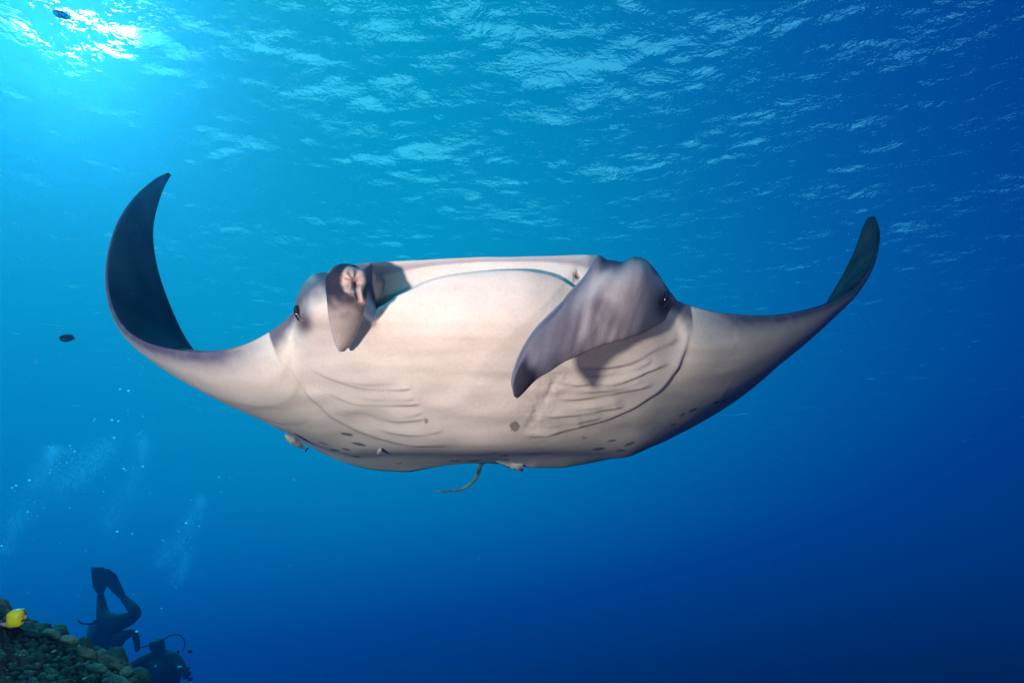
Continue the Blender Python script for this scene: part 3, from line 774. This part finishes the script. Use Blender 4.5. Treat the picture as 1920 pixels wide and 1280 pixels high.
def reef_pt(x, v):
    """v 0 at the ridge line, 1 well below the frame"""
    yr = ridge_y(x); d = 2.75 - .25*(x < 0) - .95*v + .0006*max(0, x)
    return at(x, yr + 8 + 230*v*(1 if x > -160 else 1+min(1.5, (-160-x)/400)), d)
def build_reef():
    nx, nv = 150, 30; v = []; f = []
    for i in range(nx):
        x = -1100 + 1620*i/(nx-1)
        ridge = reef_pt(x, 0)
        rowv = []
        for j in range(8):                       # behind the ridge, falling away
            t = 1-j/8; rowv.append(ridge + Vector((-.3*t, 1.6*t, -.25*t-1.1*t*t)))
        for j in range(nv): rowv.append(reef_pt(x, j/(nv-1)*1.1))
        last = rowv[-1]
        for t in (.3, .6, 1.0): rowv.append(Vector((last.x-.25*t, last.y-.15*t, last.z + (-3.4-last.z)*t)))
        for p in rowv:
            q = p*3.0; w_ = noise.noise(q)*.05 + noise.noise(q*3)*.02
            v.append(p + Vector((0, -w_*.4, w_)))
        m = len(rowv)
    for i in range(nx-1):
        for j in range(m-1): f.append((i*m+j, (i+1)*m+j, (i+1)*m+j+1, i*m+j+1))
    base = mesh_obj('coral_reef', v, f, CORALB)
    tag(base, 'rocky reef slope covered in knobbly coral at the lower left', 'coral reef')
    # knob shapes
    kinds = []
    for s_ in range(7):
        bm = bmesh.new(); bmesh.ops.create_icosphere(bm, subdivisions=3, radius=1)
        for vt in bm.verts:
            p = vt.co.copy(); w_ = noise.noise(p*1.1+Vector((s_*9, 0, 0)))*.38 + noise.noise(p*2.6+Vector((0, s_*5, 0)))*.22 + noise.noise(p*6+Vector((0, s_*5, 3)))*.07
            vt.co = p*(1+w_); vt.co.z *= .9 if vt.co.z > 0 else .8
        me = bpy.data.meshes.new('coral_knob'); bm.to_mesh(me); bm.free()
        me.polygons.foreach_set('use_smooth', [True]*len(me.polygons)); me.materials.append(CORAL); kinds.append(me)
    def knob(p, r, sc, name='coral_knob', rot=None):
        o = bpy.data.objects.new(name, random.choice(kinds)); COL.objects.link(o)
        o.location = p; o.scale = (r*sc[0], r*sc[1], r*sc[2]); o.rotation_euler = rot or (random.uniform(-.5, .3), random.uniform(-.3, .3), random.uniform(0, 6.3))
        o.parent = base; return o
    cnt = 0; placed = []
    for _ in range(6000):
        if cnt >= 290: break
        x = random.uniform(-25, 268); v_ = random.random()**1.0*.75
        p = reef_pt(x, v_); px_, py_, pd_ = project(np.array(p))
        if py_ > 1310: continue
        rpx = random.uniform(4.5, 9.5) if random.random() < .75 else random.uniform(11, 19)
        if x > 150: rpx *= .8
        if any((px_-a)**2 + ((py_-b)*1.25)**2 < (.62*(rpx+c))**2 for a, b, c in placed): continue
        placed.append((px_, py_, rpx)); r = rpx/FPX*pd_
        knob(p + Vector((0, random.uniform(-.02, .01), -r*.15)), r, (1, 1, random.uniform(.8, 1.15))); cnt += 1
    # long blunt lobes on the outer shoulder of the reef
    for (x, y, d, rx_, ry_) in ((207,1239,2.62,32,11),(238,1257,2.60,13,10),(182,1250,2.52,20,9),(222,1276,2.48,28,11),(165,1222,2.6,20,9),(130,1196,2.72,16,8),(96,1185,2.74,20,9),(50,1182,2.72,28,9),(236,1288,2.5,14,9)):
        r = 1/FPX*d
        knob(at(x, y+3, d), r, (rx_, (rx_+ry_)*.5, ry_*1.1), 'coral_lobe', (0, R(16)+random.uniform(-.1, .1), random.uniform(-.2, .2)))
    # pale flecks of sand and shell lying on the coral
    shell = plain('shell', (.30, .32, .30), .6, .1, 40)
    for (x, y, d, a, b) in ((100,1221,2.33,5,2),(37,1228,2.25,4,1.5),(158,1272,2.2,5,2),(148,1212,2.5,3,1.6),(162,1218,2.5,3.5,1.5)):
        vv = (y - ridge_y(x) - 8)/230; d = 2.75 - .95*vv + .0006*x - .045
        o = ball('shell_fleck', at(x, y, d), (a/FPX*d, b/FPX*d, a/FPX*d), shell, 10, 6, R(15)); adopt(o, base)
build_reef()
def reef_cover():
    """the same coral knobs over the rest of the slope, beyond the picture's edge"""
    bm = bmesh.new(); bmesh.ops.create_icosphere(bm, subdivisions=2, radius=1)
    bv = np.array([list(p.co*(1+.3*noise.noise(p.co*1.2)+.15*noise.noise(p.co*3))) for p in bm.verts]); bf = np.array([[q.index for q in p.verts] for p in bm.faces]); bm.free()
    P, S = [], []
    for _ in range(2600):
        x = random.uniform(-1090, 420); v_ = random.uniform(0, 1.1)
        p = reef_pt(x, v_)
        if 245 < x < 300 and v_ < .9: continue
        if random.random() < .25:
            q = reef_pt(x, 1.1); p = Vector((q.x-.1, q.y-.05, q.z-random.random()*1.8))
        elif random.random() < .3:
            t = random.random(); p = reef_pt(x, 0) + Vector((-.3*t, 1.6*t, -.25*t-1.1*t*t))
        else:
            q = project(np.array(p))
            if -26 < q[0] < 300 and q[1] < 1322 : continue
        P.append(list(p)); S.append(random.uniform(.018, .05))
    P = np.array(P); S = np.array(S)[:, None, None]*np.random.default_rng(1).uniform(.7, 1.25, (len(S), 1, 3))
    V = (bv[None]*S + P[:, None]).reshape(-1, 3); F = (bf[None] + (np.arange(len(P))*len(bv))[:, None, None]).reshape(-1, 3)
    o = mesh_obj('coral_cover', V.tolist(), F.tolist(), CORAL); o['kind'] = 'stuff'; o.parent = bpy.data.objects['coral_reef']
reef_cover()

# ------------------------------------------------------------------ divers
SUIT = plain('wetsuit', (.012, .010, .014), .8, .2, 6)
GEAR = plain('dive_gear', (.015, .013, .018), .6, .2, 6)
FINM = plain('swim_fin', (.02, .025, .03), .6, .2, 6)
METAL = plain('tank_metal', (.05, .05, .06), .4, .1, 6)
def skin_body(name, joints, edges, root_i, mat, parent):
    me = bpy.data.meshes.new(name)
    me.from_pydata([tuple(j[0]) for j in joints], edges, [])
    o = bpy.data.objects.new(name, me); COL.objects.link(o)
    mod = o.modifiers.new('skin', 'SKIN'); mod.use_smooth_shade = True
    for i, j in enumerate(joints):
        sv = me.skin_vertices[0].data[i]; r_ = j[1]*1.36; sv.radius = r_ if isinstance(r_, tuple) else (r_, r_); sv.use_root = (i == root_i)
    o.modifiers.new('sub', 'SUBSURF').levels = 2; o.modifiers['sub'].render_levels = 2
    me.materials.append(mat); adopt(o, parent); return o
def fin_blade(name, P, wid, parent):
    """blade through centre points P with widths, across camera right"""
    v, f = [], []
    for (p, w_, side) in P:
        v += [p - side*w_, p + side*w_]
    n_ = len(P); f_ = Vector((0, 1, 0))*.012
    v2 = [a - f_ for a in v] + [a + f_ for a in v]; m = len(v)
    for i in range(n_-1):
        a, b, c, d = 2*i, 2*i+1, 2*i+3, 2*i+2
        f += [(a, b, c, d), (m+d, m+c, m+b, m+a), (a, d, m+d, m+a), (b, m+b, m+c, c)]
    f += [(0, m, m+1, 1), (2*n_-2, 2*n_-1, m+2*n_-1, m+2*n_-2)]
    o = mesh_obj(name, v2, f, FINM, smooth=False); adopt(o, parent)
D1 = 15.0
def A1(x, y, dd=0.0): return at(x, y, D1+dd)
t1 = empty('person', A1(200, 1180)); tag(t1, 'diver head down with both finned legs raised, next to the reef', 'person', 'scuba divers in the blue background')
J = [(A1(206,1166),.17),(A1(206,1180),.20),(A1(205,1197),.23),(A1(203,1212),.20),(A1(201,1221,-.1),.09),(A1(199,1231,-.2),.12),(A1(198,1238,-.25),.10),
     (A1(196,1160,.05),.13),(A1(192,1146,.3),.095),(A1(190,1130,.4),.075),(A1(189,1116,.4),.055),(A1(187,1110,.4),.05),
     (A1(222,1166,-.05),.14),(A1(242,1160,-.3),.12),(A1(257,1150,-.4),.10),(A1(246,1136,-.2),.08),(A1(234,1123,0),.06),(A1(228,1116,0),.05),
     (A1(226,1194,-.2),.10),(A1(242,1187,-.4),.065),(A1(252,1184,-.45),.055),(A1(257,1203,-.5),.05),(A1(257,1222,-.5),.038),
     (A1(180,1200,.2),.09),(A1(172,1210,.3),.06),(A1(180,1228,.1),.045)]
E_ = [(0,1),(1,2),(2,3),(3,4),(4,5),(5,6),(0,7),(7,8),(8,9),(9,10),(10,11),(0,12),(12,13),(13,14),(14,15),(15,16),(16,17),(3,18),(18,19),(19,20),(20,21),(21,22),(3,23),(23,24),(24,25)]
skin_body('body', J, E_, 0, SUIT, t1)
X = Vector((1, 0, 0))
fin_blade('swim_fin', [(A1(188,1112,.4), .07, X), (A1(187,1100,.4), .15, X), (A1(184,1082,.4), .137, X), (A1(183,1063,.4), .15, X)], 0, t1)
sd = (X*.85 + CU*.5).normalized()
fin_blade('swim_fin', [(A1(229,1117,0), .082, sd), (A1(218,1102,0), .123, sd), (A1(206,1083,0), .164, sd), (A1(192,1066,0), .137, X)], 0, t1)
tk = tube('tank', [A1(180,1166,-.2), A1(178,1170,-.25), A1(176,1190,-.25), A1(176,1210,-.2), A1(177,1213,-.2)], [.07,.125,.135,.135,.07], METAL, 14); adopt(tk, t1)
adopt(tube('vest', [A1(200,1176,-.05), A1(196,1186,-.05), A1(195,1202,-.05), A1(196,1212,-.05)], [.23,.32,.35,.23], GEAR, 14), t1)
adopt(tube('hose', [Vector(p) for p in curve_pts([(176,1168,D1-.2),(165,1169,D1-.3),(153,1168,D1-.4),(146,1162,D1-.4)], 14)], [.019]*14, GEAR, 6), t1)
adopt(tube('gauge', [A1(214,1212,-.2), A1(218,1220,-.3), A1(216,1229,-.3)], [.03,.04,.03], GEAR, 8), t1)

D2 = 14.3
def A2(x, y, dd=0.0): return at(x, y, D2+dd)
t2 = empty('person', A2(300, 1300)); tag(t2, 'diver upright with arm stretched left, seen from behind the reef edge', 'person', 'scuba divers in the blue background')
J = [(A2(303,1308),.19),(A2(303,1285),.20),(A2(303,1260),.23),(A2(301,1236),.23),(A2(297,1222),.10),(A2(294,1207,-.05),.125),(A2(293,1198,-.05),.10),
     (A2(276,1236,-.1),.11),(A2(262,1240,-.3),.07),(A2(250,1246,-.5),.055),(A2(237,1251,-.7),.042),
     (A2(330,1240,-.1),.11),(A2(340,1252,-.3),.075),(A2(349,1264,-.4),.06),(A2(347,1272,-.5),.045),
     (A2(292,1330),.14),(A2(280,1365,-.4),.11),(A2(278,1372,-.1),.09),(A2(276,1385,.4),.06),
     (A2(316,1330),.14),(A2(326,1365,-.4),.11),(A2(328,1372,-.1),.09),(A2(330,1385,.4),.06)]
E_ = [(0,1),(1,2),(2,3),(3,4),(4,5),(5,6),(3,7),(7,8),(8,9),(9,10),(3,11),(11,12),(12,13),(13,14),(0,15),(15,16),(16,17),(17,18),(0,19),(19,20),(20,21),(21,22)]
skin_body('body', J, E_, 0, SUIT, t2)
adopt(tube('tank', [A2(306,1236,.25), A2(306,1240,.28), A2(307,1290,.28), A2(307,1296,.25)], [.07,.135,.135,.07], METAL, 14), t2)
adopt(tube('vest', [A2(303,1228), A2(303,1238), A2(304,1262), A2(304,1288)], [.23,.37,.39,.33], GEAR, 14), t2)
adopt(tube('hose', [Vector(p) for p in curve_pts([(304,1200,D2-.1),(318,1191,D2-.1),(333,1189,D2-.1),(344,1197,D2-.1),(347,1209,D2-.1),(342,1220,D2-.15)], 24)], [.012]*24, GEAR, 6), t2)
adopt(ball('mask', A2(291,1207,-.13), (.135,.075,.08), GEAR, 12, 8), t2)
adopt(tube('regulator_strap', [Vector(p) for p in curve_pts([(262,1214,D2-.2),(275,1210,D2-.15),(286,1208,D2-.15)], 10)], [.016]*10, GEAR, 6), t2)
adopt(ball('buckle', A2(292,1248,-.30), (.03,.019,.03), WT, 8, 6), t2)
adopt(ball('buckle', A2(337,1249,-.36), (.055,.014,.03), WT, 8, 6), t2)
adopt(ball('mouthpiece', A2(334,1221,-.3), (.034,.04,.03), METAL, 8, 6), t2)
for (x, y, r_) in ((352,1262,.068),(357,1272,.054),(352,1252,.048)):
    adopt(ball('camera_housing', A2(x, y, -.4), (r_, r_*.8, r_), GEAR, 8, 6), t2)

# ------------------------------------------------------------------ bubbles and drifting specks
def bubble_mat(name, gain, w=1.0):
    k = NT(name)
    lw = k.n('ShaderNodeLayerWeight', {'Blend': .35})
    t = k.n('ShaderNodeBsdfTransparent', {'Color': (.86, .88, .92, 1)})
    g = k.n('ShaderNodeBsdfGlossy', {'Color': (.3*w, .32*w, .34*w, 1), 'Roughness': .3})
    d = k.n('ShaderNodeBsdfTranslucent', {'Color': (.22*w, .24*w, .26*w, 1)})
    d2 = k.n('ShaderNodeBsdfDiffuse', {'Color': (.3*w, .3*w, .3*w, 1)})
    a = k.n('ShaderNodeMixShader', {0: .7, 1: g.outputs[0], 2: d.outputs[0]})
    a2 = k.n('ShaderNodeMixShader', {0: .25, 1: a.outputs[0], 2: d2.outputs[0]})
    ad = k.n('ShaderNodeAddShader', {0: t.outputs[0], 1: a2.outputs[0]})
    if gain < 1: ad = k.n('ShaderNodeMixShader', {0: gain, 1: k.n('ShaderNodeBsdfTransparent').outputs[0], 2: ad.outputs[0]})
    return k.surf(ad.outputs[0])
BUB = bubble_mat('bubble', 1.0, 2.6); MIST = bubble_mat('fine_bubble', .75)
def ico(sub):
    bm = bmesh.new(); bmesh.ops.create_icosphere(bm, subdivisions=sub, radius=1)
    v = np.array([p.co[:] for p in bm.verts]); f = np.array([[q.index for q in p.verts] for p in bm.faces]); bm.free(); return v, f
def cloud(name, pts, rads, mat, label, sub=1):
    bv, bf = ico(sub); P = np.array([list(p) for p in pts]); r_ = np.array(rads)
    V = (bv[None]*r_[:, None, None]*np.array([1, 1, .75]) + P[:, None]).reshape(-1, 3)
    F = (bf[None] + (np.arange(len(P))*len(bv))[:, None, None]).reshape(-1, 3)
    o = mesh_obj(name, V.tolist(), F.tolist(), mat); tag(o, label, kind='stuff'); return o
rng = np.random.default_rng(3)
# plume spines in the photo: (x, y, half width, weight)
PLUMES = [[(20,1000,30),(60,930,28),(110,890,26),(160,865,26),(200,830,22)], [(110,920,24),(150,890,20),(180,860,22),(215,825,20)], [(60,905,22),(90,870,16),(100,845,12)],
          [(200,990,16),(225,945,24),(250,900,18),(268,850,14),(266,815,10)], [(300,1060,14),(320,1030,18),(345,1000,18),(365,965,14),(380,930,8)], [(10,1040,10),(25,990,14),(45,960,18)],
          [(330,1090,14),(345,1060,12),(352,1020,14)], [(95,860,14),(98,840,10),(135,850,8)]]
WTS = [1.5, 1.3, .7, 1.2, 1.1, .5, .5, .4]
fine, fr = [], []
for pl, w_ in zip(PLUMES, WTS):
    A = np.array(pl, float); ps = cr_axis(A, rng.uniform(0, len(A)-1-1e-6, int(2800*w_)))
    for x, y, hw in ps:
        x += rng.normal(0, hw*.75); y += rng.normal(0, hw*.6); fine.append(at(x, y, rng.uniform(9.5, 11.5))); fr.append(rng.uniform(.0026, .0055)*(1.0 if rng.random() < .93 else 1.7))
cloud('bubble_mist', fine, fr, MIST, 'misty clouds of fine bubbles rising from the divers', 0)
BIG = [(91,837),(94,842),(97,846),(131,835),(134,840),(140,846),(112,856),(112,868),(95,880),(93,886),(55,900),(23,914),(28,920),(65,941),(52,959),(70,967),(3,1023),(6,1029),(178,785),(176,789),(210,787),(222,789),(268,780),(266,808),(262,812),(257,815),(236,881),(232,878),(214,820),(240,769),(225,729),(241,732),(196,895),(268,874),(281,924),(220,996),(359,937),(353,976),(349,980),(374,986),(335,996),(305,1012),(308,1016),(414,922),(431,895),(411,894),(256,1183),(251,1113),(303,1140),(194,921),(30,910),(125,867),(98,839),(248,1000),(330,1100),(375,971),(131,951),(82,952)]
bmesh_ = None
for i, (x, y) in enumerate(BIG):
    d = rng.uniform(8.5, 10.5); r_ = rng.choice([.7, .9, 1.2, 1.7])*rng.uniform(.8, 1.1)/FPX*d*1.15
    if bmesh_ is None:
        v, f = ico(2); o = mesh_obj('air_bubble', v.tolist(), f.tolist(), BUB); bmesh_ = o.data
    else:
        o = bpy.data.objects.new('air_bubble', bmesh_); COL.objects.link(o)
    o.location = at(x, y, d); o.scale = (r_*1.25, r_, r_*.8)
    tag(o, 'single bright air bubble in the plume above the divers', 'bubble', 'air bubbles rising from the divers')
pts, rs = [], []
for _ in range(2400):
    d = rng.uniform(1.2, 9); pts.append(at(rng.uniform(-100, 2020), rng.uniform(-60, 1340), d)); rs.append(rng.uniform(.15, .45)/FPX*d*(1 if rng.random() < .95 else 1.6))
cloud('drifting_specks', pts, rs, BUB, 'tiny pale specks drifting in the clear blue water', 0)
